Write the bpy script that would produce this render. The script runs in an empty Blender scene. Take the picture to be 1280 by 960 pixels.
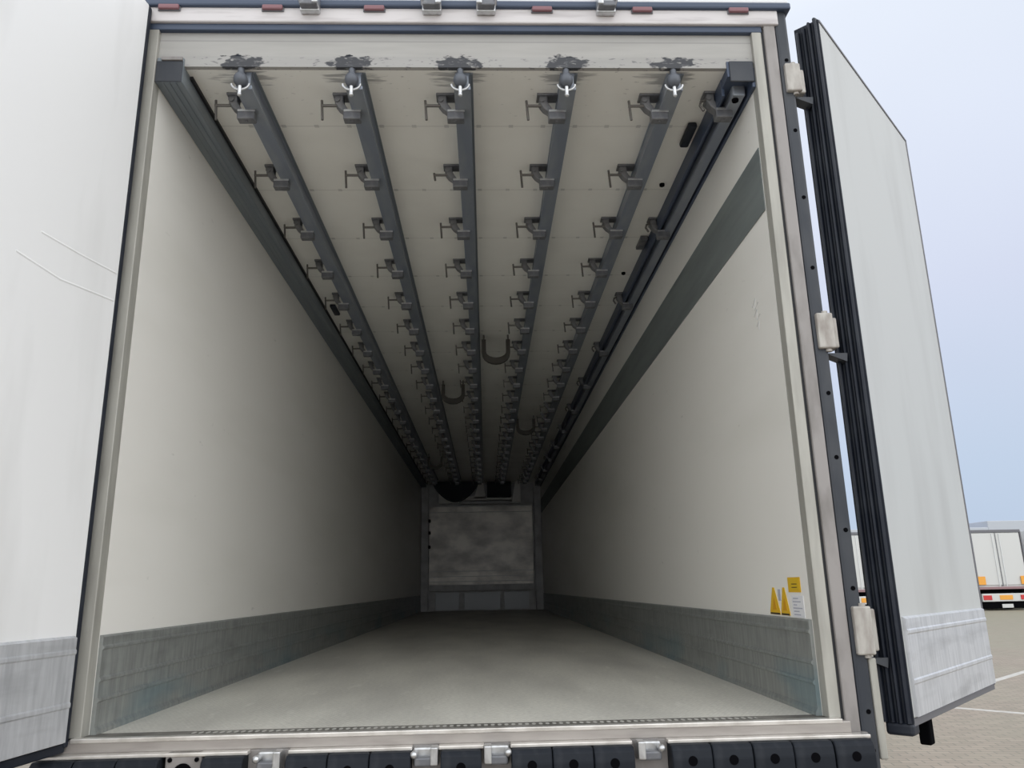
import bpy, bmesh, math, random
from math import sin, cos, radians as R, pi
from mathutils import Vector, Matrix
random.seed(7)
C = bpy.context.scene.collection
S = bpy.context.scene

# ------------------------------------------------------------------ camera
def cam_axes(yaw, pitch, roll):
    f = Vector((sin(yaw)*cos(pitch), cos(yaw)*cos(pitch), sin(pitch)))
    r = Vector((cos(yaw), -sin(yaw), 0)); u = r.cross(f)
    return r*cos(roll)+u*sin(roll), -r*sin(roll)+u*cos(roll), f
F_PX, YAW, PITCH, ROLL = 972.5, .0368, .2547, -.0204 * -1 * -1
r_, u_, f_ = cam_axes(YAW, PITCH, ROLL)
cd = bpy.data.cameras.new('camera'); cam = bpy.data.objects.new('camera', cd); C.objects.link(cam)
m = Matrix((r_, u_, -f_)).transposed().to_4x4(); m.translation = Vector((.0876, -2.7722, .4489))
cam.matrix_world = m
cd.sensor_width = 36; cd.lens = F_PX/1280*36; cd.clip_end = 500; cd.clip_start = .02
S.camera = cam

# ------------------------------------------------------------------ sky, sun, exposure
W = bpy.data.worlds.new('overcast_sky'); S.world = W; W.use_nodes = True
nt = W.node_tree; N = nt.nodes; L = nt.links; N.clear()
wo = N.new('ShaderNodeOutputWorld'); bg = N.new('ShaderNodeBackground'); L.new(bg.outputs[0], wo.inputs[0])
tc = N.new('ShaderNodeTexCoord'); sep = N.new('ShaderNodeSeparateXYZ'); L.new(tc.outputs['Generated'], sep.inputs[0])
cr = N.new('ShaderNodeValToRGB'); L.new(sep.outputs['Z'], cr.inputs[0])
e = cr.color_ramp.elements
e[0].position = 0.0; e[0].color = (.50, .605, .765, 1)
e[1].position = 1.0; e[1].color = (1.5, 1.55, 1.65, 1)
for p_, c_ in ((.12, (.545, .65, .81)), (.32, (.66, .715, .87)), (.60, (.80, .86, .97))):
    k = e.new(p_); k.color = c_ + (1,)
nz = N.new('ShaderNodeTexNoise'); nz.inputs['Scale'].default_value = 1.6; nz.inputs['Detail'].default_value = 3
L.new(tc.outputs['Generated'], nz.inputs['Vector'])
mr = N.new('ShaderNodeMapRange'); mr.inputs[1].default_value = .3; mr.inputs[2].default_value = .7
mr.inputs[3].default_value = .96; mr.inputs[4].default_value = 1.05; L.new(nz.outputs[0], mr.inputs[0])
# cloud boosted behind the photographer (-Y) as fill light for the load space
ma = N.new('ShaderNodeMapRange'); ma.interpolation_type = 'SMOOTHSTEP'
ma.inputs[1].default_value = .15; ma.inputs[2].default_value = -.9; ma.inputs[3].default_value = 1.0; ma.inputs[4].default_value = 2.35
L.new(sep.outputs['Y'], ma.inputs[0])
mm = N.new('ShaderNodeMath'); mm.operation = 'MULTIPLY'; L.new(mr.outputs[0], mm.inputs[0]); L.new(ma.outputs[0], mm.inputs[1])
mc = N.new('ShaderNodeMapRange'); mc.inputs[1].default_value = .15; mc.inputs[2].default_value = -.6
L.new(sep.outputs['Y'], mc.inputs[0])
mx = N.new('ShaderNodeMix'); mx.data_type = 'RGBA'; L.new(mc.outputs[0], mx.inputs[0]); L.new(cr.outputs[0], mx.inputs[6]); mx.inputs[7].default_value = (.765, .785, .80, 1)
L.new(mx.outputs[2], bg.inputs[0]); L.new(mm.outputs[0], bg.inputs[1])
sd = bpy.data.lights.new('sun', 'SUN'); sd.energy = .7; sd.angle = R(50); sd.color = (1, .985, .96)
so = bpy.data.objects.new('sun', sd); C.objects.link(so)
so.rotation_euler = Vector((-.85, .10, -.50)).to_track_quat('-Z', 'Y').to_euler()   # veiled sun: from behind, right, above
vs = S.view_settings; vs.view_transform = 'Standard'; vs.look = 'None'; vs.gamma = 1; vs.use_curve_mapping = False
vs.exposure = 0.0

# ------------------------------------------------------------------ materials
def mat(name, col, rough=.6, metal=0., col2=None, scale=(4, 4, 4), nscale=1., lo=.4, hi=.7, bump=0., bscale=40, bstretch=(1, 1, 1), spec=.5, detail=4):
    """base colour varied by stretched noise (dirt, wear), optional fine bump; object coordinates"""
    M = bpy.data.materials.new(name); M.use_nodes = True
    t = M.node_tree; b = t.nodes['Principled BSDF']
    b.inputs['Base Color'].default_value = (*col, 1); b.inputs['Roughness'].default_value = rough
    b.inputs['Metallic'].default_value = metal; b.inputs['Specular IOR Level'].default_value = spec
    co = t.nodes.new('ShaderNodeTexCoord')
    if col2:
        mp = t.nodes.new('ShaderNodeMapping'); mp.inputs['Scale'].default_value = scale
        t.links.new(co.outputs['Object'], mp.inputs[0])
        n = t.nodes.new('ShaderNodeTexNoise'); n.inputs['Scale'].default_value = nscale; n.inputs['Detail'].default_value = detail
        t.links.new(mp.outputs[0], n.inputs['Vector'])
        k = t.nodes.new('ShaderNodeMapRange'); k.inputs[1].default_value = lo; k.inputs[2].default_value = hi
        t.links.new(n.outputs[0], k.inputs[0])
        x = t.nodes.new('ShaderNodeMix'); x.data_type = 'RGBA'
        x.inputs[6].default_value = (*col, 1); x.inputs[7].default_value = (*col2, 1)
        t.links.new(k.outputs[0], x.inputs[0]); t.links.new(x.outputs[2], b.inputs['Base Color'])
    if bump:
        mp = t.nodes.new('ShaderNodeMapping'); mp.inputs['Scale'].default_value = bstretch
        t.links.new(co.outputs['Object'], mp.inputs[0])
        n = t.nodes.new('ShaderNodeTexNoise'); n.inputs['Scale'].default_value = bscale; n.inputs['Detail'].default_value = 3
        t.links.new(mp.outputs[0], n.inputs['Vector'])
        bp = t.nodes.new('ShaderNodeBump'); bp.inputs['Strength'].default_value = bump; bp.inputs['Distance'].default_value = .004
        t.links.new(n.outputs[0], bp.inputs['Height']); t.links.new(bp.outputs[0], b.inputs['Normal'])
    return M

class NB:   # small node helper
    def __init__(s, M): s.t = M.node_tree; s.b = s.t.nodes['Principled BSDF']
    def n(s, ty, **k):
        x = s.t.nodes.new(ty)
        for a, v in k.items(): setattr(x, a, v)
        return x
    def l(s, a, b): s.t.links.new(a, b)
    def math(s, op, a, b=None, c=None, clamp=False):
        x = s.n('ShaderNodeMath', operation=op, use_clamp=clamp)
        for i, v in enumerate((a, b, c)):
            if v is None: continue
            if isinstance(v, (int, float)): x.inputs[i].default_value = v
            else: s.l(v, x.inputs[i])
        return x.outputs[0]
    def noise(s, vec, scale, sx=(1, 1, 1), detail=4):
        mp = s.n('ShaderNodeMapping'); mp.inputs['Scale'].default_value = sx; s.l(vec, mp.inputs[0])
        n = s.n('ShaderNodeTexNoise'); n.inputs['Scale'].default_value = scale; n.inputs['Detail'].default_value = detail
        s.l(mp.outputs[0], n.inputs['Vector']); return n.outputs[0]
    def rng(s, v, a, b, c=0., d=1.):
        x = s.n('ShaderNodeMapRange'); s.l(v, x.inputs[0])
        for i, q in enumerate((a, b, c, d)): x.inputs[i+1].default_value = q
        return x.outputs[0]
    def mix(s, f, a, b):
        x = s.n('ShaderNodeMix', data_type='RGBA')
        if isinstance(f, (int, float)): x.inputs[0].default_value = f
        else: s.l(f, x.inputs[0])
        for i, v in ((6, a), (7, b)):
            if isinstance(v, tuple): x.inputs[i].default_value = (*v, 1)
            else: s.l(v, x.inputs[i])
        return x.outputs[2]
    def xyz(s):
        co = s.n('ShaderNodeTexCoord'); sp = s.n('ShaderNodeSeparateXYZ'); s.l(co.outputs['Object'], sp.inputs[0])
        return co.outputs['Object'], sp.outputs[0], sp.outputs[1], sp.outputs[2]

M = {}
# walls: ivory glass-fibre skin with faint smears and rare scuffs
def wall_mat():
    m_ = mat('ivory_wall_panel', (.86, .84, .79), .42); k = NB(m_); v, x, y, z = k.xyz()
    a = k.rng(k.noise(v, 1.1, (1, .5, 2.2)), .45, .75)
    c = k.mix(k.math('MULTIPLY', a, .35), (.86, .84, .79), (.69, .675, .61))
    s1 = k.rng(k.noise(v, 9, (1, 1, 3), 6), .70, .78)
    c = k.mix(k.math('MULTIPLY', s1, .45), c, (.42, .41, .38))
    k.l(c, k.b.inputs['Base Color'])
    return m_
M['wall'] = wall_mat()
M['band'] = mat('grey_band_strip', (.20, .225, .22), .45, .1, (.155, .175, .175), (1, .6, 6), 3)
def ceil_mat():
    m_ = mat('ceiling_panel', (.90, .89, .845), .45); k = NB(m_); v, x, y, z = k.xyz()
    a = k.rng(k.noise(v, 2.2, (1, 1.2, 1)), .42, .75)
    c = k.mix(k.math('MULTIPLY', a, .5), (.90, .89, .845), (.77, .755, .71))
    # transverse joints with a row of screw dots at every rail bolting line
    fr = k.math('ABSOLUTE', k.math('SUBTRACT', k.math('FRACT', k.math('DIVIDE', k.math('ADD', y, -.14), .6)), .5))
    ln = k.math('LESS_THAN', fr, .006)
    c = k.mix(k.math('MULTIPLY', ln, .28), c, (.34, .33, .31))
    near = k.math('LESS_THAN', fr, .02)
    dots = k.math('MULTIPLY', near, k.math('LESS_THAN', k.math('ABSOLUTE', k.math('SUBTRACT', k.math('FRACT', k.math('DIVIDE', x, .15)), .5)), .07))
    c = k.mix(k.math('MULTIPLY', dots, .35), c, (.25, .25, .25))
    # dark rubbed smears just inside the door lip, in line with the rails
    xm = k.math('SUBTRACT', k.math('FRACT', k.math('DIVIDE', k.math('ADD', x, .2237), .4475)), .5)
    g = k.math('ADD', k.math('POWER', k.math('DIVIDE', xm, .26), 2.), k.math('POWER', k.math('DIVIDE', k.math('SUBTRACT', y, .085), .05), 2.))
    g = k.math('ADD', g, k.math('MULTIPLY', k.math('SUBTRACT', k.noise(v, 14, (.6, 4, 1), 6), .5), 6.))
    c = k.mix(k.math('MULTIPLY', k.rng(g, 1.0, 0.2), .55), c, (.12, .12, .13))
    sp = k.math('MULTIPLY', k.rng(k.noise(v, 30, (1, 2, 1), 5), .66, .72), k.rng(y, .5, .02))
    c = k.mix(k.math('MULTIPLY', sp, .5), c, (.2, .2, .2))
    k.l(c, k.b.inputs['Base Color']); return m_
M['ceiling'] = ceil_mat()
def lip_mat():
    m_ = mat('ceiling_lip_rubbed', (.64, .63, .59), .7, spec=.2); k = NB(m_); v, x, y, z = k.xyz()
    a = k.rng(k.noise(v, 3, (1, 1, 8)), .4, .7)
    c = k.mix(k.math('MULTIPLY', a, .5), (.42, .41, .39), (.33, .32, .305))
    c = k.mix(k.math('MULTIPLY', k.math('LESS_THAN', k.math('ABSOLUTE', k.math('SUBTRACT', z, 2.652)), .003), .4), c, (.2, .2, .2))
    c = k.mix(k.math('MULTIPLY', k.math('GREATER_THAN', z, 2.655), .25), c, (.33, .33, .32))
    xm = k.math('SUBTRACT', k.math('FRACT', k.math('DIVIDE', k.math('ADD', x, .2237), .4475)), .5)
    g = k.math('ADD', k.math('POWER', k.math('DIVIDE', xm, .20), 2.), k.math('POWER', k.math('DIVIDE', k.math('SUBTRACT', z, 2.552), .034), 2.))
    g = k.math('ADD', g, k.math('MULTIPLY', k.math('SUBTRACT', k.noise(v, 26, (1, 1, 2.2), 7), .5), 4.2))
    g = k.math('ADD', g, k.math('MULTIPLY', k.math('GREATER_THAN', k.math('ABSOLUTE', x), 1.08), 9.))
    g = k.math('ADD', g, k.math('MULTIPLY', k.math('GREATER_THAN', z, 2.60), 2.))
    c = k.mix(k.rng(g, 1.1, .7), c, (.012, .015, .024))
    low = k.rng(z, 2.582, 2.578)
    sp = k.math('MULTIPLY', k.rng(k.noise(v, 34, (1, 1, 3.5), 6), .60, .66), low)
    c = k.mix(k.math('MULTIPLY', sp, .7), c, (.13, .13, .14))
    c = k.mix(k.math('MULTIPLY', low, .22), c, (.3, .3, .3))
    k.l(c, k.b.inputs['Base Color']); return m_
M['lip'] = lip_mat()
def kick_mat(name, a_, b_, blue):
    m_ = mat(name, a_, .42, .35); k = NB(m_); v, x, y, z = k.xyz()
    s = k.rng(k.noise(v, 9, (7, 5, .8), 5), .35, .7)
    c = k.mix(s, a_, b_)
    d = k.rng(k.noise(v, 2.4, (1, 1, 5), 5), .52, .7)
    c = k.mix(k.math('MULTIPLY', d, .45), c, tuple(q*.45 for q in a_))
    if blue:
        w = k.math('MULTIPLY', k.rng(k.noise(v, 1.4, (1, 1, 3), 3), .50, .66), k.rng(z, .20, .10))
        c = k.mix(k.math('MULTIPLY', w, .45), c, (.10, .22, .27))
    k.l(c, k.b.inputs['Base Color'])
    bp = k.n('ShaderNodeBump'); bp.inputs['Strength'].default_value = .15; bp.inputs['Distance'].default_value = .002
    k.l(s, bp.inputs['Height']); k.l(bp.outputs[0], k.b.inputs['Normal'])
    return m_
M['kick'] = kick_mat('scuffed_grey_kick_plate', (.35, .365, .35), (.25, .26, .25), True)
M['door_kick'] = kick_mat('brushed_aluminium_kick_plate', (.60, .61, .63), (.47, .48, .50), False)
def floor_mat():
    m_ = mat('gritty_alu_floor', (.47, .45, .395), .5); k = NB(m_); v, x, y, z = k.xyz()
    a = k.rng(k.noise(v, 1.6, (1.6, .45, 1), 6), .38, .68)
    c = k.mix(a, (.70, .68, .61), (.50, .485, .44))
    w = k.rng(k.noise(v, 7, (2.2, .5, 1), 6), .62, .75)
    c = k.mix(k.math('MULTIPLY', w, .5), c, (.82, .80, .73))
    d = k.rng(k.noise(v, 60, (1, 1, 1), 2), .35, .65)
    c = k.mix(k.math('MULTIPLY', d, .25), c, (.25, .24, .22))
    # fine rows of anti-slip ribs
    rx = k.math('SINE', k.math('MULTIPLY', x, 2*pi/.016)); ry = k.math('SINE', k.math('MULTIPLY', y, 2*pi/.03))
    rib = k.math('MULTIPLY', rx, ry)
    c = k.mix(k.math('MULTIPLY', k.rng(rib, -1, 1), .22), c, (.36, .35, .32))
    k.l(c, k.b.inputs['Base Color'])
    bp = k.n('ShaderNodeBump'); bp.inputs['Strength'].default_value = .25; bp.inputs['Distance'].default_value = .002
    k.l(rib, bp.inputs['Height']); k.l(bp.outputs[0], k.b.inputs['Normal'])
    return m_
M['floor'] = floor_mat()
M['steel'] = mat('dark_blue_grey_steel', (.225, .255, .31), .42, .3, (.29, .315, .35), (3, .8, 3), 5, .4, .7)
M['beam'] = mat('slate_wall_beam', (.19, .22, .25), .45, .25, (.24, .27, .29), (8, .5, 8), 4)
M['beam_edge'] = mat('black_edge_strip', (.012, .013, .016), .6)
M['cast'] = mat('cast_bracket_metal', (.15, .155, .17), .45, .4, (.25, .25, .255), (1, 1, 1), 22)
M['bright'] = mat('galvanised_bright', (.62, .63, .64), .3, .8, (.42, .42, .42), (1, 1, 1), 30)
M['lever'] = mat('brown_grey_lever', (.16, .15, .14), .45, .55)
M['knob'] = mat('grey_end_stop', (.11, .12, .14), .5, .2)
M['rubber'] = mat('black_rubber', (.009, .012, .021), .5, 0, (.02, .024, .033), (1, 1, 1), 8, spec=.3)
M['bumper'] = mat('bumper_rubber', (.010, .013, .019), .6, 0, (.03, .033, .04), (3, 3, 1), 5, .5, .75, bump=.3, bscale=30, spec=.25)
M['gasketside'] = mat('corner_post_black', (.025, .030, .04), .5, .1, (.05, .054, .062), (2, 2, .8), 4)
M['frame'] = mat('dirty_white_frame', (.30, .28, .27), .5, .1, (.19, .175, .165), (3, 3, 1.2), 4, .42, .7)
M['header'] = mat('white_header_beam', (.64, .61, .61), .45, .0, (.48, .45, .45), (1.2, 3, 12), 3, .5, .72)
M['jamb'] = mat('aluminium_jamb', (.41, .40, .36), .4, .1, (.31, .30, .27), (6, 6, .8), 4)
M['sill'] = mat('worn_sill_steel', (.40, .37, .345), .42, .45, (.33, .30, .28), (2.5, 2, 14), 3, .4, .7)
M['lipbright'] = mat('polished_sill_edge', (.78, .75, .71), .28, .6, (.55, .52, .48), (3, 3, 3), 4)
M['door'] = mat('door_inner_panel_dimmed', (.475, .485, .475), .5, 0, (.41, .415, .405), (2.4, 1, .5), 1.6, .48, .75)  # right door: same skin as the left, darkened to offset the light on it
M['door_left'] = mat('door_inner_panel_lit', (.85, .85, .845), .42, 0, (.73, .73, .72), (2.6, 1, .45), 1.7, .5, .78)  # left door: brighter-lit copy of the same skin
M['darktrim'] = mat('dark_anodised_trim', (.15, .15, .165), .5, .3)
M['roofdark'] = mat('blue_black_roof_rail', (.055, .075, .12), .45, .1)
M['hinge'] = mat('weathered_hinge', (.46, .44, .405), .5, .1, (.29, .26, .235), (2, 2, .7), 14, .42, .7)
M['red'] = mat('dull_red_lens', (.22, .10, .115), .4)
M['redlens'] = mat('bright_red_lens', (.55, .03, .03), .3)
M['whitepaint'] = mat('white_truck_paint', (.60, .60, .59), .4)
M['orange'] = mat('orange_marker_plate', (.80, .36, .05), .5)
M['yellow'] = mat('yellow_sticker', (.72, .44, .02), .5)
M['yellow_dark'] = mat('black_print', (.03, .025, .02), .5)
M['paper'] = mat('white_label', (.78, .78, .80), .5)
M['print'] = mat('grey_print', (.42, .43, .50), .6)
M['silver'] = mat('silver_outer_skin', (.72, .73, .74), .5, .1)
M['black'] = mat('matt_black', (.004, .004, .005), .95, spec=.02)
M['bulk'] = mat('bulkhead_board', (.88, .84, .79), .55, .65, (.50, .48, .46), (1.6, 1, 2.6), 1.6, .38, .66, detail=7)
M['bulkframe'] = mat('bulkhead_frame', (.56, .56, .565), .5, 0, (.42, .42, .43), (2, 2, 2), 3)
M['bulkvent'] = mat('vent_plate', (.55, .57, .60), .5, .2)
M['evap'] = mat('evaporator_white', (.86, .84, .81), .5)
M['duct'] = mat('dark_air_chute', (.03, .035, .045), .8)
M['hookm'] = mat('brown_steel_hook', (.06, .054, .045), .5, .3)
M['grey'] = mat('grey_building', (.45, .475, .52), .7)
M['tyre'] = mat('tyre', (.02, .02, .022), .8)
def paving_mat():
    m_ = mat('block_paving', (.42, .37, .32), .8); k = NB(m_); v, x, y, z = k.xyz()
    mp = k.n('ShaderNodeMapping'); mp.inputs['Rotation'].default_value = (0, 0, R(8)); k.l(v, mp.inputs[0])
    br = k.n('ShaderNodeTexBrick'); br.inputs['Scale'].default_value = 1.0
    br.inputs['Brick Width'].default_value = .2; br.inputs['Row Height'].default_value = .1; br.inputs['Mortar Size'].default_value = .006
    br.inputs['Color1'].default_value = (.35, .285, .23, 1); br.inputs['Color2'].default_value = (.28, .23, .185, 1); br.inputs['Mortar'].default_value = (.15, .135, .115, 1)
    k.l(mp.outputs[0], br.inputs['Vector'])
    c = k.mix(k.rng(k.noise(v, .5, (1, 1, 1), 5), .35, .7), br.outputs[0], k.mix(.55, br.outputs[0], (.28, .27, .20)))
    far = k.rng(y, 9., 30.)   # paving turns darker and more olive towards the far side of the yard
    c = k.mix(k.math('MULTIPLY', far, .55), c, (.22, .215, .145))
    k.l(c, k.b.inputs['Base Color']); return m_
M['paving'] = paving_mat()
M['line'] = mat('white_road_paint', (.55, .53, .49), .7, 0, (.42, .39, .35), (4, 4, 4), 3)

# ------------------------------------------------------------------ mesh helpers
class MB:
    def __init__(s): s.bm = bmesh.new()
    def box(s, x0, x1, y0, y1, z0, z1, bev=0., rot=None, seg=2):
        x0, x1 = min(x0, x1), max(x0, x1); y0, y1 = min(y0, y1), max(y0, y1); z0, z1 = min(z0, z1), max(z0, z1)
        t = bmesh.new(); bmesh.ops.create_cube(t, size=1)
        for v in t.verts: v.co = Vector(((x0+x1)/2+v.co.x*(x1-x0), (y0+y1)/2+v.co.y*(y1-y0), (z0+z1)/2+v.co.z*(z1-z0)))
        if bev: bmesh.ops.bevel(t, geom=t.edges[:], offset=bev, segments=seg, affect='EDGES', profile=.5)
        if rot: bmesh.ops.transform(t, matrix=rot, verts=t.verts)
        s._add(t); return s
    def _add(s, t):
        me = bpy.data.meshes.new('t'); t.to_mesh(me); t.free(); s.bm.from_mesh(me); bpy.data.meshes.remove(me)
    def prism(s, pts, a0, a1, axis='y', bev=0.):
        """polygon in the plane across `axis`, extruded from a0 to a1"""
        t = bmesh.new()
        def P(p, a):
            return {'y': (p[0], a, p[1]), 'x': (a, p[0], p[1]), 'z': (p[0], p[1], a)}[axis]
        A = [t.verts.new(P(p, a0)) for p in pts]; B = [t.verts.new(P(p, a1)) for p in pts]
        n = len(pts); t.faces.new(A); t.faces.new(B[::-1])
        for i in range(n): t.faces.new((A[i], B[i], B[(i+1) % n], A[(i+1) % n]))
        bmesh.ops.recalc_face_normals(t, faces=t.faces)
        if bev: bmesh.ops.bevel(t, geom=t.edges[:], offset=bev, segments=1, affect='EDGES')
        s._add(t); return s
    def cyl(s, a, b, r, seg=16, r2=None):
        a = Vector(a); b = Vector(b); d = b-a
        t = bmesh.new(); bmesh.ops.create_cone(t, cap_ends=True, segments=seg, radius1=r, radius2=r if r2 is None else r2, depth=d.length)
        bmesh.ops.transform(t, matrix=Matrix.Translation((a+b)/2) @ d.to_track_quat('Z', 'Y').to_matrix().to_4x4(), verts=t.verts)
        s._add(t); return s
    def ball(s, c, r, sc=(1, 1, 1)):
        t = bmesh.new(); bmesh.ops.create_uvsphere(t, u_segments=16, v_segments=10, radius=r)
        for v in t.verts: v.co = Vector((c[0]+v.co.x*sc[0], c[1]+v.co.y*sc[1], c[2]+v.co.z*sc[2]))
        s._add(t); return s
    def tube(s, pts, r, seg=10):
        """swept round tube"""
        t = bmesh.new(); P = [Vector(p) for p in pts]; rings = []
        for i, p in enumerate(P):
            d = (P[min(i+1, len(P)-1)]-P[max(i-1, 0)]).normalized()
            up = Vector((0, 1, 0)) if abs(d.y) < .9 else Vector((0, 0, 1))
            a = d.cross(up).normalized(); b = d.cross(a)
            rings.append([t.verts.new(p+a*r*cos(2*pi*j/seg)+b*r*sin(2*pi*j/seg)) for j in range(seg)])
        for q in range(len(rings)-1):
            for j in range(seg): t.faces.new((rings[q][j], rings[q][(j+1) % seg], rings[q+1][(j+1) % seg], rings[q+1][j]))
        t.faces.new(rings[0][::-1]); t.faces.new(rings[-1])
        bmesh.ops.recalc_face_normals(t, faces=t.faces); s._add(t); return s
    def build(s, name, m_, parent=None, loc=None, smooth=False):
        me = bpy.data.meshes.new(name)
        if loc is not None: bmesh.ops.translate(s.bm, vec=-Vector(loc), verts=s.bm.verts)
        s.bm.to_mesh(me); s.bm.free(); me.materials.append(m_)
        if smooth:
            for p in me.polygons: p.use_smooth = True
            try: me.set_sharp_from_angle(angle=R(40))
            except Exception: pass
        o = bpy.data.objects.new(name, me); C.objects.link(o)
        if loc is not None: o.location = loc
        if parent: o.parent = parent
        return o
def tag(o, label, cat, group=None, kind=None):
    o['label'] = label; o['category'] = cat
    if group: o['group'] = group
    if kind: o['kind'] = kind
    return o
def empty(name, loc=(0, 0, 0), rz=0):
    o = bpy.data.objects.new(name, None); o.location = loc; o.rotation_euler.z = rz; o.empty_display_size = .1; C.objects.link(o); return o
def copy_tree(o, parent=None):
    c = o.copy(); C.objects.link(c); c.parent = parent
    for ch in list(o.children): copy_tree(ch, c)
    return c
def struct(o, label, cat): return tag(o, label, cat, kind='structure')

HW, LEN, ZC = 1.23, 13.35, 2.53     # half width, length, ceiling height of the load space
T = .07

# ------------------------------------------------------------------ large structure
b = MB().box(-60, 75, -25, 140, -1.35, -1.15); struct(b.build('ground', M['paving']), 'beige grey block paved yard around the trailer', 'ground')
b = MB().box(-HW, HW, 0.078, LEN, -.12, 0); struct(b.build('floor', M['floor']), 'worn beige grey anti-slip floor of the load space', 'floor')
b = MB().box(-HW-T, -HW, .05, LEN+.1, -.12, 2.72); struct(b.build('wall_left', M['wall']), 'plain ivory side wall left of the load space', 'wall')
b = MB().box(HW, HW+T, .05, LEN+.1, -.12, 2.72); struct(b.build('wall_right', M['wall']), 'ivory side wall on the right with a grey band near its top', 'wall')
b = MB().box(-HW, HW, .035, LEN+.1, ZC, 2.72); struct(b.build('ceiling', M['ceiling']), 'grey white trailer ceiling carrying the meat rails', 'ceiling')
b = MB().box(-HW, HW, .015, .035, ZC, 2.69); struct(b.build('trim_1', M['lip']), 'ceiling edge behind the door header, rubbed black opposite each rail', 'trim')
b = MB().box(-1.33, 1.33, -.01, LEN+.1, 2.72, 2.745); struct(b.build('roof', M['silver']), 'outer roof skin above the ceiling', 'roof')
# kick strips along both walls: ribbed profile
def kick(side):
    x = side*HW; i = -side
    pts = [(x, 0), (x+i*.022, 0), (x+i*.022, .012), (x+i*.014, .025), (x+i*.014, .10), (x+i*.019, .104), (x+i*.019, .112), (x+i*.013, .117),
           (x+i*.013, .165), (x+i*.018, .169), (x+i*.018, .177), (x+i*.012, .182), (x+i*.012, .268), (x+i*.017, .272), (x+i*.017, .279), (x+i*.012, .284),
           (x+i*.012, .310), (x+i*.004, .316), (x, .316)]
    return MB().prism(pts, .052, LEN, 'y')
struct(kick(-1).build('baseboard_left', M['kick']), 'scuffed grey metal kick strip along the left wall', 'kick strip')
struct(kick(1).build('baseboard_right', M['kick']), 'scuffed grey metal kick strip along the right wall, below the yellow stickers', 'kick strip')
b = MB().box(HW-.004, HW+.001, .052, LEN, 1.90, 2.18); struct(b.build('trim_2', M['band']), 'wide dark grey band running along the upper right wall', 'wall band')

# front bulkhead
wf = MB().box(-HW-T, HW+T, LEN, LEN+.1, -.12, 2.72).build('wall_front', M['bulkframe'])
struct(wf, 'dim grey front bulkhead at the far end of the load space', 'wall')
y = LEN
for sx in (-1, 1): MB().box(sx*1.22, sx*1.075, y-.12, y, 0, 2.52, .006).build('side_post', M['bulkframe'], wf)
bb = MB().box(-1.06, 1.04, y-.08, y, .38, 2.08, .006)
bb.build('board', M['bulk'], wf)
for z0, h in ((.385, .12), (.56, .012), (.66, .010), (.76, .012), (1.93, .012), (2.05, .03)):
    MB().box(-1.055, 1.035, y-.092, y-.078, z0, z0+h, .003).build('board_rail', M['bulkframe'], wf)
for x0, x1 in ((-.93, -.46), (-.36, .36), (.44, .93)):
    MB().box(x0, x1, y-.06, y, .02, .35, .005).build('vent_plate', M['bulkvent'], wf)
for z0 in (1.22, 1.50, 1.74): MB().box(-1.075, -1.03, y-.10, y-.07, z0, z0+.06, .004).build('hole_block', M['black'], wf)  # black blocks put in for the dark holes at the board's edge
ev = empty('evaporator_housing', (0, y-.19, 2.09)); tag(ev, 'dim white evaporator frame with tapered posts above the bulkhead board', 'cooling unit')
def P(pts, n, mm_, y0=-.06, y1=.08): o = MB().prism(pts, y0, y1).build(n, mm_, ev)
P([(-.86, .02), (-.86, .42), (-.80, .42), (-.45, .16), (-.45, .02)], 'side_gusset', M['evap'])
P([(-.15, .10), (-.04, .45), (.04, .45), (.09, .10)], 'centre_post', M['evap'])
P([(.62, .02), (.70, .45), (.80, .45), (.80, .02)], 'side_gusset', M['evap'])
MB().box(-.45, .62, -.06, .06, .07, .145, .005).build('cross_bar', M['evap'], ev)
MB().box(-.8, .8, .02, .09, .0, .05, .004).build('lower_tray', M['bulkframe'], ev)
# dark air chute hanging in a sag from the ceiling, left of the centre post
bm = bmesh.new(); n = 24; rows = []
for j in range(2):
    rows.append([])
    for i in range(n+1):
        u = i/n; x = -.98+u*.92; sag = .02+.36*math.sin(pi*min(1, max(0, u)))**.8
        rows[j].append((bm.verts.new((x, y-.55+j*.3, 2.50)), bm.verts.new((x, y-.55+j*.3, 2.50-sag))))
for j in range(2):
    for i in range(n): bm.faces.new((rows[j][i][0], rows[j][i+1][0], rows[j][i+1][1], rows[j][i][1]))
for i in range(n): bm.faces.new((rows[0][i][1], rows[0][i+1][1], rows[1][i+1][1], rows[1][i][1]))
k = MB(); k.bm.free(); k.bm = bm
tag(k.build('air_chute', M['duct'], loc=(-.5, y-.4, 2.5)), 'dark sagging air chute under the ceiling in front of the bulkhead', 'air duct')
tag(MB().box(.12, .60, y-.50, y-.28, 2.20, 2.5, .01).build('recess_box', M['duct'], loc=(.36, y-.3, 2.5)), 'dark box filling the recess under the ceiling right of the bulkhead centre post', 'dark recess')  # added dark box, stands for the dark recess behind the evaporator frame

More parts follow.
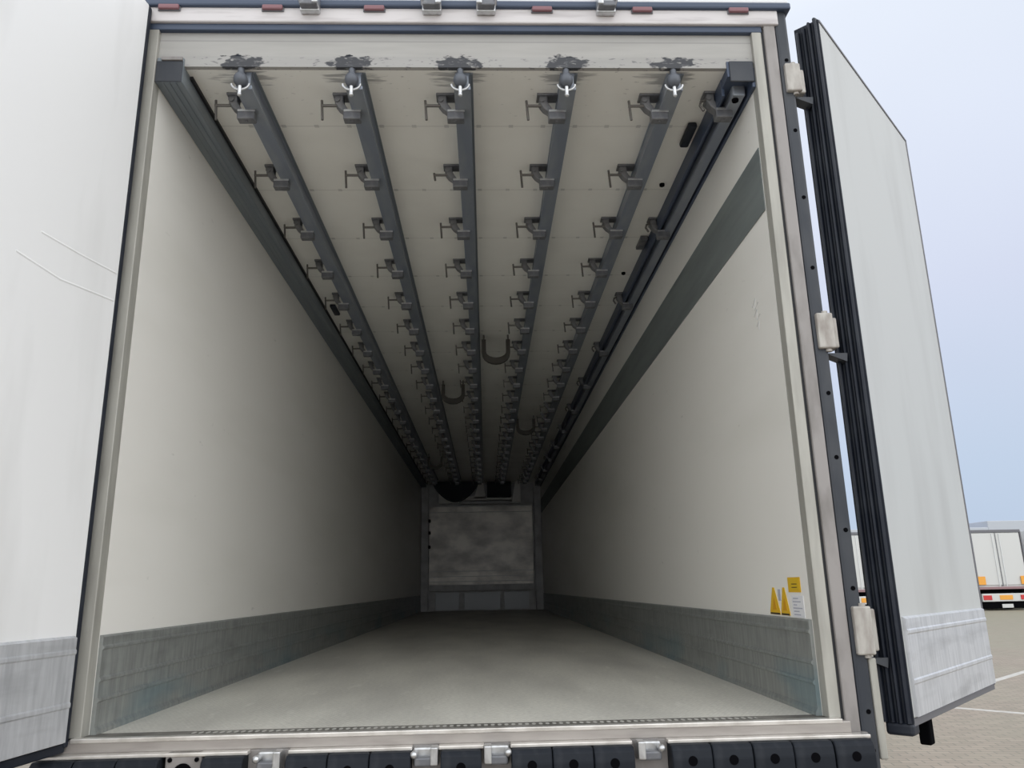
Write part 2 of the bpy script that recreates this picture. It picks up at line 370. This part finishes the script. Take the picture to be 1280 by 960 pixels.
# ------------------------------------------------------------------ rear portal
hb = MB().box(-1.30, 1.345, -.02, .015, 2.719, 2.79, .006)
struct(hb.build('trim_3', M['header']), 'white door header beam with red marker lamps on it', 'header')
struct(MB().box(-1.275, 1.275, -.006, .03, 2.690, 2.722, .004).build('trim_4', M['roofdark']), 'dark rubber strip along the lower edge of the header', 'trim')
struct(MB().box(-1.32, 1.40, -.035, .06, 2.786, 2.818, .008).build('trim_5', M['roofdark']), 'blue black roof edge strip above the header', 'trim')
struct(MB().box(-1.32, 1.39, -.03, .10, 2.818, 2.84, .004).build('trim_6', M['silver']), 'thin pale cap line on top of the roof edge', 'trim')
struct(MB().box(-1.277, -HW, -.004, .05, .0, 2.70, .003).build('trim_7', M['jamb']), 'pale aluminium door jamb on the left of the opening', 'door jamb')
struct(MB().box(HW, 1.271, -.004, .05, .0, 2.70, .003).build('trim_8', M['jamb']), 'pale aluminium door jamb on the right of the opening', 'door jamb')
struct(MB().box(1.270, 1.281, .0, .02, -.02, 2.70).build('trim_9', M['beam_edge']), 'thin black seal line beside the right door jamb', 'trim')
struct(MB().box(1.281, 1.330, -.012, .06, -.16, 2.80, .006).build('trim_10', M['frame']), 'dirty white steel rear post right of the opening', 'post')
struct(MB().box(-1.33, -1.277, .0, .06, -.16, 2.80, .006).build('trim_11', M['frame']), 'dirty white steel rear post on the left behind the open door', 'post')
cp = MB().box(1.330, 1.385, -.012, .05, -.42, 2.80, .012)
cpo = struct(cp.build('trim_12', M['gasketside']), 'black corner strip with screw holes on the right rear post', 'corner strip')
for z0 in (2.55, 2.22, 1.92, 1.62, 1.12, .88, .62, .42, .02, -.10, -.22): MB().cyl((1.362, -.0135, z0), (1.362, -.008, z0), .008, 12).build('screw_hole', M['black'], cpo)
struct(MB().box(1.385, 1.412, -.012, .03, -.13, .19, .006).build('trim_13', M['jamb']), 'pale upright strip below the lowest hinge of the right door', 'trim')
# sill
sl = MB().box(-1.29, 1.29, -.03, .012, -.042, -.004, .004).build('trim_14', M['sill'])
struct(sl, 'worn steel door sill at the front edge of the floor', 'door sill')
MB().box(-1.25, 1.262, -.034, -.004, -.010, .004, .003).build('upper_lip', M['lipbright'], sl)
def dots_mat():
    m_ = mat('perforated_drain_strip', (.10, .095, .085), .6); k = NB(m_); v, x, y_, z = k.xyz()
    fx = k.math('SUBTRACT', k.math('FRACT', k.math('DIVIDE', x, .023)), .5)
    fy = k.math('DIVIDE', k.math('SUBTRACT', y_, .045), .06)
    d = k.math('SQRT', k.math('ADD', k.math('POWER', fx, 2.), k.math('POWER', fy, 2.)))
    on = k.math('MULTIPLY', k.math('LESS_THAN', d, .30), k.math('LESS_THAN', k.math('ABSOLUTE', k.math('ADD', x, -.05)), .95))
    k.l(k.mix(k.math('MULTIPLY', on, .8), k.mix(k.rng(k.noise(v, 8), .4, .7), (.085, .08, .07), (.20, .19, .17)), (.50, .49, .45)), k.b.inputs['Base Color']); return m_
struct(MB().box(-HW, HW, .012, .078, -.12, .0015).build('trim_15', dots_mat()), 'dark perforated drain strip between floor and sill', 'drain strip')
struct(MB().box(-1.33, 1.345, -.028, .02, -.75, -.04, .004).build('trim_16', M['frame']), 'dirty white rear cross member behind the rubber bumper blocks', 'cross member')
for x0, x1, who in ((-1.34, -.675, 'left of the outer left keeper'), (-.549, -.156, 'over the three blocks left of the middle'), (-.072, .074, 'over the single middle block'),
               (.159, .552, 'over the three blocks right of the middle'), (.668, 1.335, 'over the five blocks at the right end')):
    o = MB().box(x0, x1, -.066, -.028, -.052, -.040, .003).build('edge_strip', M['lipbright'], loc=((x0+x1)/2, -.06, -.05))
    tag(o, 'bright metal edge strip, ' + who, 'edge strip', 'bright edge strips over the bumper blocks')

# rubber bumper blocks
blk = empty('bumper_block')
pts = [(-.045, -.06), (-.105, -.06), (-.118, -.072), (-.125, -.10), (-.125, -.34), (-.11, -.36), (-.045, -.36)]
MB().prism([(p[0]+.045, p[1]+.06) for p in pts], -.0640, .0640, 'x', .003).build('rubber_body', M['bumper'], blk)
MB().cyl((0, -.0808, -.045), (0, -.072, -.045), .0150, 16).build('bolt_hole', M['black'], blk)
w = .131
slots = [(-1.27, 'at the far left end below the left door'), (-1.138, 'second from the far left end'), (-1.007, 'left of the grey lock plate'), (-.745, 'right of the grey lock plate'),
         (-.484, 'right beside the outer left keeper'), (-.353, 'centre of the three left of the middle'), (-.222, 'left beside the inner left keeper'),
         (.001, 'alone between the two middle keepers'), (.225, 'right beside the inner right keeper'), (.356, 'centre of the three right of the middle'), (.487, 'left beside the outer right keeper'),
         (.735, 'right beside the outer right keeper'), (.866, 'second right of the outer right keeper'), (.998, 'third right of the outer right keeper'), (1.129, 'second from the right end'), (1.262, 'at the right end beside the corner strip')]
for i, (x, lab) in enumerate(slots):
    o = blk if i == 0 else copy_tree(blk)
    o.location = (x, -.028, -.052); tag(o, 'black rubber bumper block, ' + lab, 'bumper', 'black rubber bumper blocks under the sill')
# lock plate among the blocks
lp = empty('lock_plate', (-.875, -.028, -.185)); tag(lp, 'grey steel lock plate with a dark slot between black bumper blocks', 'lock plate')
MB().box(-.058, .058, -.035, 0, -.16, .145, .006).build('plate', M['frame'], lp)
MB().cyl((.0, -.040, .085), (.0, -.034, .085), .03, 20).build('slot', M['black'], lp)
MB().cyl((.0, -.055, .085), (.0, -.034, .085), .012, 14).build('pin', M['cast'], lp)
for sx in (-1, 1): MB().cyl((sx*.042, -.04, .125), (sx*.042, -.034, .125), .007, 10).build('rivet', M['black'], lp)

# door-rod keepers: fork bracket with a prong and a round stud
def keeper(name, x, z, s, up, label):
    """s = side of the prong (+1 right), up = +1 top row, -1 bottom row"""
    k = empty(name, (x, -.02 if up > 0 else -.028, z)); tag(k, label, 'lock keeper', 'door rod keepers on the header' if up > 0 else 'door rod keepers below the sill')
    MB().box(-.040, .040, -.03, 0, -.028, .028, .006).build('base_plate', M['bright'], k)
    MB().box(-.036, .036, -.062, -.028, -.024, .004, .006).build('cam_seat', M['cast'], k)
    MB().box(s*.016, s*.040, -.07, -.02, -.02, .062 if up > 0 else .034, .004).build('prong', M['bright'], k)
    MB().cyl((-s*.036, -.06, .012), (-s*.036, -.02, .012), .010, 14).ball((-s*.036, -.062, .012), .012).build('stud', M['bright'], k, smooth=True)
for x, s, lab in ((-.612, 1, 'leftmost, beside the second red lamp'), (-.112, 1, 'just left of the middle'), (.112, -1, 'just right of the middle'), (.612, -1, 'rightmost, left of the fifth red lamp')):
    keeper('lock_keeper', x, 2.780, s, 1, 'small metal door rod keeper on the white header, ' + lab)
for x, s, lab in ((-.605, 1, 'leftmost of the four'), (-.112, 1, 'left of the single middle block'), (.114, -1, 'right of the single middle block'), (.605, -1, 'rightmost of the four')):
    keeper('lock_keeper', x, -.072, s, -1, 'metal door rod keeper below the sill between bumper blocks, ' + lab)
for x, lab in ((-1.189, 'leftmost, next to the left door'), (-.768, 'second from the left'), (-.351, 'third from the left'), (.346, 'third from the right'), (.767, 'second from the right'), (1.175, 'rightmost, near the right corner')):
    k = empty('marker_lamp', (x, -.02, 2.779)); tag(k, 'small dull red lamp on the white header, ' + lab, 'marker lamp', 'red lamps along the header')
    MB().box(-.046, .046, -.006, 0, -.014, .014, .003).build('housing', M['darktrim'], k)
    MB().box(-.042, .042, -.018, -.004, -.011, .011, .005).build('lens', M['red'], k)

# ------------------------------------------------------------------ doors
# left door, opened 99 degrees towards the photographer; local X along the door from hinge, inner face at y=0
def door_body(d, w, pm, z0, z1, th):
    MB().box(0, w, -th if d['s'] < 0 else 0, 0 if d['s'] < 0 else th, z0, z1, .004).build('panel', pm, d)
dl = empty('door_1', (-1.258, -.05, 0), math.atan2(-.988, -.156)); struct(dl, 'open left rear door showing its white inner side and grey kick plate', 'door'); dl['s'] = -1
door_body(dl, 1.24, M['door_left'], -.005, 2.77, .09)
pr = [(0, 0), (.012, 0), (.012, .10), (.015, .105), (.015, .115), (.012, .12), (.012, .262), (.015, .267), (.015, .276), (.012, .281), (.012, .315), (0, .322)]
def dkick(d, w, sgn): MB().prism([(sgn*a, c) for a, c in pr], .012, w-.015, 'x').build('kick_plate', M['door_kick'], d)
dkick(dl, 1.24, 1)
k = MB(); k.box(-.024, .0, -.085, .0, -.02, 2.77, .006); k.box(-.012, 1.24, -.07, -.004, -.035, -.006, .005)
k.build('gasket', M['rubber'], dl)
# two shallow pressed creases in the left door's skin
for a, c in ((((.40, 1.575), (.21, 1.580), (.010, 1.592)), 'crease'), (((.49, 1.470), (.29, 1.457), (.010, 1.486)), 'crease')):
    MB().tube([(p[0], -.0035, p[1]) for p in a], .0055, 8).build('crease', M['door_left'], dl, smooth=True)
# right door, swung far open beyond the side; local +Y is its outer side
dr = empty('door_2', (1.511, -.018, 0), math.atan2(.727, .687)); dr.rotation_euler.y = .008; struct(dr, 'open right rear door with black gasket ribs along its hinge edge', 'door'); dr['s'] = 1
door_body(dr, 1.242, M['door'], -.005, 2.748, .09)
dkick(dr, 1.242, -1)
k = MB()
for i in range(4):
    yy = .004+i*.025
    k.prism([(-.001, yy), (-.018-.004*(i % 2), yy+.004), (-.024-.004*(i % 2), yy+.010), (-.018, yy+.017), (-.001, yy+.022)], -.02, 2.762-.012*i, 'z')
k.box(.0, -.006, .0, .104, -.02, 2.757)
k.build('gasket', M['rubber'], dr)
k = MB(); k.box(0, 1.248, -.004, .094, 2.746, 2.758, .002); k.box(1.238, 1.250, -.004, .094, -.01, 2.758, .002); k.box(0, 1.25, .0, .094, -.03, -.006, .002)
k.build('edge_trim', M['darktrim'], dr)
MB().box(.27, .32, .03, .07, -.13, -.02, .006).build('rod_foot', M['black'], dr)
MB().box(-.02, .05, .0, .09, -.06, -.02, .01).build('bottom_seal', M['rubber'], dr)
for z0, z1 in ((2.395, 2.525), (1.29, 1.43), (.20, .36)):
    h = MB().box(1.345, 1.408, -.03, .03, z0, z1, .006).box(1.40, 1.435, .0, .06, z0+.01, z1-.01, .006)
    h.cyl((1.385, -.01, z0-.010), (1.385, -.01, z1+.010), .012, 14)
    ho = h.build('hinge', M['hinge'], None); ho.parent = dr
    ho.matrix_parent_inverse = dr.matrix_basis.inverted()
    g = MB().prism([(1.375, z0-.012), (1.46, z0-.012), (1.455, z0-.045)], .0, .05).build('hinge_gusset', M['gasketside'], None); g.parent = ho
    g.matrix_parent_inverse = Matrix.Identity(4)

# ------------------------------------------------------------------ rails
lb = empty('wall_beam', (-HW, 0, ZC)); tag(lb, 'dark grey box beam in the corner of ceiling and left wall', 'beam')
k = MB(); k.box(.0, .108, .006, LEN, -.080, .035, .003)
for xx in (.03, .055, .08): k.box(xx, xx+.004, .006, LEN, -.0825, -.079)
k.build('beam_profile', M['beam'], lb)
MB().box(.108, .120, .08, LEN, -.014, .002).build('black_edge', M['beam_edge'], lb)  # thin black strip along the beam's inner top edge
MB().box(.001, .107, .002, .0065, -.079, .016, .001).build('dark_end_sheet', M['gasketside'], lb)  # dark sheet added so the light-facing beam end stays dark
MB().box(.02, .105, -.004, .006, .018, .034, .002).build('end_plate', M['frame'], lb)

def bracket_body():
    k = MB()
    k.prism([(-.108, .0), (-.108, -.045), (-.092, -.068), (-.070, -.085), (-.070, -.122), (.004, -.122), (.004, -.082), (-.046, -.082), (-.060, -.060), (-.072, -.040), (-.072, .0)], -.022, .022, 'y', .003)
    k.box(-.118, -.030, -.03, .03, -.010, .001, .002)
    k.cyl((-.098, -.028, -.03), (-.098, .028, -.03), .012, 12)
    k.cyl((-.035, .0, -.126), (-.035, .0, -.118), .008, 10)
    return k
def lever_body(n):
    k = MB(); k.cyl((-.10, -.015, -.055), (-.168, -.015, -.055), .0065, 10)
    t0, t1 = ((-.030, -.125), (-.045, -.085), (-.035, -.115))[n]
    k.cyl((-.165, -.015, t0), (-.165+.006, -.015, t1), .0055, 10)
    return k
BR = bracket_body().build('bracket', M['cast'], smooth=True); me_b = BR.data
LV = []
for n in range(3):
    o = lever_body(n).build('lever', M['lever'], smooth=True); LV.append(o.data); bpy.data.objects.remove(o)
MB_LIP = MB().box(-.068, .006, -.025, -.021, -.088, -.078, .001).build('bright_edge', M['bright']); me_l = MB_LIP.data
bpy.data.objects.remove(BR); bpy.data.objects.remove(MB_LIP)
PITCH_Y = .588
def add_brackets(root, x, n, step, y0, parts=True, skip=()):
    for i in range(n):
        if i in skip: continue
        o = bpy.data.objects.new('bracket', me_b); C.objects.link(o); o.parent = root
        o.location = (x, y0+i*step, 0)
        l = bpy.data.objects.new('lever', LV[random.choice((0, 0, 0, 2)) if not (i == 1 and parts == 'short') else 1]); C.objects.link(l); l.parent = o
        e_ = bpy.data.objects.new('bright_edge', me_l); C.objects.link(e_); e_.parent = o
rail_x = [-.888, -.436, .010, .450, .900]
rail_lab = ['leftmost, beside the wall beam', 'second from left', 'in the middle', 'fourth from left', 'rightmost, beside the right wall rail']
for i, (x, lab) in enumerate(zip(rail_x, rail_lab)):
    rt = empty('meat_rail', (x, 0, ZC)); tag(rt, 'dark steel overhead rail with bracket row, ' + lab, 'meat rail', 'meat rails under the ceiling')
    k = MB(); k.prism([(-.030, 0), (-.030, -.006), (-.026, -.010), (-.026, -.060), (-.034, -.066), (-.034, -.080), (.034, -.080), (.034, -.066), (.026, -.060), (.026, -.010), (.034, -.006), (.034, 0)], .05, LEN-.65, 'y')
    k.build('rail_bar', M['steel'], rt)
    MB().box(.030, .044, .05, LEN-.65, -.006, .001).build('side_flange', M['beam'], rt)
    kn = MB().ball((-.008, .030, -.050), .029, (1, 1, 1.1)).cyl((-.008, .03, -.030), (-.008, .03, .0), .014, 14).build('end_stop', M['knob'], rt, smooth=True)
    MB().tube([(-.008+.036*cos(a), .030, -.070+.026*sin(a)) for a in [pi*(1.0+t/10) for t in range(11)]], .005, 8).build('shackle', M['bright'], kn, smooth=True)
    MB().cyl((-.008, .028, -.082), (-.008, .028, -.118), .008, 12).ball((-.008, .028, -.120), .0095).build('bolt', M['bright'], kn, smooth=True)
    add_brackets(rt, 0, 22, PITCH_Y, .215, 'short' if i == 2 else True)

# rail along the right wall: channel with bottom rail, brackets at double spacing
rr = empty('wall_rail', (1.17, 0, ZC)); tag(rr, 'dark double rail in the corner of ceiling and right wall, with sparse brackets', 'meat rail')
k = MB(); k.box(-.055, .058, .01, LEN, -.045, .03, .003); k.box(-.058, -.045, .09, LEN, -.080, .0, .002); k.box(.046, .060, .01, LEN, -.092, .0, .002)
k.build('channel', M['roofdark'], rr)
MB().box(-.018, .036, .07, LEN, -.090, -.04, .006).build('rail_bar', M['steel'], rr)
MB().box(-.046, .056, .003, .012, -.070, .028, .004).build('end_plate', M['gasketside'], rr)
MB().cyl((.0, .10, -.10), (.0, .10, -.086), .014, 14).build('bolt', M['black'], rr)
for i in range(11):
    o = bpy.data.objects.new('bracket', me_b); C.objects.link(o); o.parent = rr; o.location = (.01, .20+i*1.2, 0); o.scale = (1.0, 1.1, 1.0)
    e_ = bpy.data.objects.new('bright_edge', me_l); C.objects.link(e_); e_.parent = o
    l = MB().tube([(-.10, -.01, -.03), (-.13, -.01, -.04), (-.135, -.01, -.06), (-.12, -.01, -.085)], .006, 8).build('spring_clip', M['lever'], o, smooth=True)

# U-shaped hooks hanging between the rails
def hook(x, y, z, w, h, label):
    root = empty('rail_hook', (x, y, z)); tag(root, label, 'hook', 'curved hooks hanging between the rails')
    a = [(-w/2, h), (-w/2, h*.45)] + [(-w/2*cos(pi*t/10), h*.45-h*.45*sin(pi*t/10)) for t in range(1, 10)] + [(w/2, h*.45), (w/2, h)]
    inn = [(-w/2+.035, h), (-w/2+.035, h*.5)] + [((-w/2+.035)*cos(pi*t/10), h*.5-(h*.5-.055)*sin(pi*t/10)) for t in range(1, 10)] + [(w/2-.035, h*.5), (w/2-.035, h)]
    k = MB(); 
    for i in range(len(a)-1):
        k.prism([a[i], a[i+1], inn[i+1], inn[i]], -.02, .02)
    k.build('strap', M['hookm'], root)
    MB().cyl((-w/2+.017, 0, h-.01), (-w/2+.017, 0, h+.05), .008, 10).cyl((w/2-.017, 0, h-.01), (w/2-.017, 0, h+.05), .008, 10).build('hanging_rod', M['lever'], root)
hook(.190, 3.55, 2.27, .24, .215, 'large brown curved hook hanging between the middle rail and the next rail right')
hook(-.235, 5.05, 2.28, .24, .205, 'brown curved hook hanging just left of the middle rail, deeper in')
hook(.60, 6.8, 2.28, .24, .205, 'dim curved hook hanging right of the middle, deep inside')
hook(-.71, 9.6, 2.28, .24, .205, 'barely visible curved hook deep inside, near the bulkhead on the left')

# small fittings on the ceiling
tag(MB().box(-.022, .022, -.09, .09, -.018, .012, .010).build('rubber_buffer', M['rubber'], smooth=True), 'long black rubber buffer on the ceiling beside the first bracket of the right wall rail', 'buffer').location = (1.072, .49, ZC-.012)
tag(MB().box(-.024, .024, -.08, .08, -.012, .010, .004).box(-.026, .02, -.09, -.08, -.022, .008, .003).build('cover_plate', M['cast']), 'grey cover plate on the ceiling below the second bracket of the wall rail', 'cover plate').location = (1.086, 1.70, ZC-.010)
tag(MB().box(-.022, .022, -.10, .10, -.014, .010, .008).build('rubber_buffer', M['rubber'], smooth=True), 'small black buffer on the ceiling between the left wall beam and the leftmost rail', 'buffer').location = (-1.045, 2.87, ZC-.010)
tag(MB().cyl((0, 0, 0), (0, 0, -.012), .014, 14).cyl((0, 0, -.012), (0, 0, -.016), .008, 12).build('screw_plug', M['black'], smooth=True), 'black screw plug on the ceiling near the right wall rail, nearer the doors', 'plug', 'black plugs on the ceiling').location = (1.055, .98, ZC)
tag(MB().cyl((0, 0, 0), (0, 0, -.012), .014, 14).cyl((0, 0, -.012), (0, 0, -.016), .008, 12).build('screw_plug', M['black'], smooth=True), 'black screw plug on the ceiling near the right wall rail, behind the grey cover plate', 'plug', 'black plugs on the ceiling').location = (1.055, 2.2, ZC)

# ------------------------------------------------------------------ stickers on the right wall
def sticker(name, y0, y1, z0, z1, m_, th=.0015, parent=None, pts=None, nm=None):
    x = HW
    if pts is None: pts = [(y0, z0), (y1, z0), (y1, z1), (y0, z1)]
    return MB().prism(pts, x-th, x+.0005, 'x').build(nm or name, m_, parent)
st = sticker('warning_sticker', .118, .238, .408, .462, M['yellow']); tag(st, 'small yellow rectangular sticker on the right wall, above the white label', 'sticker')
sticker('', .13, .226, .416, .454, mat('sticker_field', (.70, .46, .02), .5), .0022, st, nm='printed_field')
for z0 in (.424, .436): sticker('', .15, .20, z0, z0+.003, M['yellow_dark'], .003, st, nm='print_line')
def tri(y0, y1, z0, z1, lab):
    # narrow warning triangle pointing up; base near the kick strip
    t = sticker('warning_sticker', 0, 0, 0, 0, M['yellow'], pts=[(y0, z0), (y1, z0), (y1, z0+.012), ((y0+y1)/2+.01, z1), ((y0+y1)/2-.01, z1), (y0, z0+.012)])
    tag(t, lab, 'sticker', 'yellow triangle stickers on the right wall')
    sticker('', 0, 0, 0, 0, mat('orange_print', (.62, .30, .01), .5), .0022, t, pts=[((y0+y1)/2-.022, z0+.018), ((y0+y1)/2+.022, z0+.018), ((y0+y1)/2+.004, z0+.062), ((y0+y1)/2-.004, z0+.062)], nm='printed_symbol')
    sticker('', y0+.004, y1-.004, z0+.001, z0+.007, M['yellow_dark'], .0024, t, nm='print_bar')
tri(.345, .455, .322, .425, 'yellow triangular warning sticker on the right wall, farther from the doors')
tri(.245, .335, .322, .425, 'yellow triangular warning sticker on the right wall, nearer the doors beside the white label')
wl = sticker('info_label', .105, .215, .318, .396, M['paper']); tag(wl, 'white printed label on the right wall under the yellow rectangular sticker', 'sticker')
for i, (a, c) in enumerate(((.15, .20), (.13, .205), (.165, .2), (.12, .205), (.15, .2), (.14, .2))): sticker('', a, c, .384-i*.0115, .388-i*.0115, M['print'], .0022, wl, nm='print_line')
gs = sticker('info_label', .325, .352, .375, .418, M['print']); tag(gs, 'tiny grey label between the two yellow triangles', 'sticker')
# pen scribble on the wall
sc = MB()
for a in ([(.34, 1.575), (.30, 1.60), (.315, 1.555), (.27, 1.575)], [(.33, 1.53), (.29, 1.55), (.30, 1.505), (.26, 1.52)], [(.31, 1.48), (.28, 1.495), (.29, 1.46)]):
    sc.tube([(HW-.0005, p[0]-.03, p[1]) for p in a], .002, 6)
tag(sc.build('pen_scribble', mat('grey_pen', (.60, .60, .60), .6)), 'faint grey pen scribble high on the right wall near the door', 'scribble')

# ------------------------------------------------------------------ yard
def line(x0, y0, x1, y1, w, label):
    d = Vector((x1-x0, y1-y0)); n_ = Vector((-d.y, d.x)).normalized()*w/2
    o = MB().prism([(x0+n_.x, y0+n_.y), (x1+n_.x, y1+n_.y), (x1-n_.x, y1-n_.y), (x0-n_.x, y0-n_.y)], -1.152, -1.147, 'z').build('road_marking', M['line'])
    tag(o, label, 'road marking', 'white parking lines on the paving', 'structure')
line(5.65, 7.95, 18.5, 19.2, .12, 'white painted line on the paving running away from the right door')
line(5.65, 8.0, 9.2, 4.25, .12, 'white painted line on the paving in front of the right door, heading right')

def trailer(x, y, label):
    t = empty('parked_trailer', (x, y, -1.15)); tag(t, label, 'trailer', 'white trailers parked across the yard')
    MB().box(0, 2.55, .05, 13.6, 1.1, 3.85, .02).build('body', M['whitepaint'], t)
    for s in (0, 1): MB().box(.06+s*1.23, 1.26+s*1.23, 0, .05, 1.2, 3.72, .015).build('rear_door', M['whitepaint'], t)
    MB().box(-.02, 2.57, -.02, .1, 3.74, 3.88, .01).build('top_rail', M['darktrim'], t)
    for a in (1.08, 1.44): MB().cyl((a, -.03, 1.1), (a, -.03, 3.7), .018, 8).build('lock_rod', M['silver'], t)
    MB().box(1.23, 1.285, -.012, .06, 1.15, 3.74, .004).build('centre_seal', M['cast'], t)
    for s in (-.02, 2.53): MB().box(s, s+.06, -.03, .1, .95, 3.8, .01).build('corner_post', M['darktrim'], t)
    MB().box(-.02, 2.57, -.06, .1, 1.0, 1.12, .01).build('bumper_beam', mat('dull_red_beam', (.28, .17, .18), .6), t)
    for s in (.0, 2.15): MB().box(s+.02, s+.38, -.07, -.03, 1.22, 1.62, .01).build('marker_plate', M['orange'], t)
    ub = MB().box(.1, 2.45, -.05, .05, .42, .80, .02).build('light_bar', M['whitepaint'], t)
    for s in (.13, 2.0): MB().box(s, s+.42, -.08, -.04, .5, .72, .01).build('tail_lamp', M['redlens'], ub)
    MB().box(.95, 1.6, -.07, -.04, .5, .72, .01).build('number_plate', M['orange'], ub)
    MB().box(1.0, 1.55, -.08, -.04, .12, .30, .01).build('sign_plate', M['whitepaint'], t)
    MB().box(.3, 2.3, .2, 12, .75, 1.1, .02).box(.1, 2.45, .0, .1, .1, .40, .02).build('chassis', M['black'], t)
    for yy in (1.6, 2.9, 4.2):
        for s in (0, 2.2): MB().cyl((s+.03, yy, .5), (s+.33, yy, .5), .5, 24).build('wheel', M['tyre'], t)
    return t
TX = 24.25
for i, lab in enumerate(('white parked trailer with orange plates, right of the open right door', 'white trailer parked mostly out of view at the right picture edge')):
    trailer(TX+i*3.4, 36, lab)
trailer(17.35, 36, 'white trailer seen through the gap between right post and right door')
# long hall behind the trailers
wh = empty('warehouse', (10, 72, -1.15)); tag(wh, 'long pale grey hall with flat roof beyond the parked trailers', 'building')
MB().box(0, 38.6, 0, 20, 0, 6.25, .05).build('low_section', M['grey'], wh)
MB().box(38.6, 75, 0, 20, 0, 6.85, .05).build('high_section', M['grey'], wh)
MB().box(-.1, 75.1, -.12, 0, 5.1, 5.3, .02).build('gutter', M['darktrim'], wh)
for i in range(12): MB().box(3+i*6, 6.6+i*6, -.08, .0, 0, 4.2, .03).build('loading_gate', M['silver'], wh)
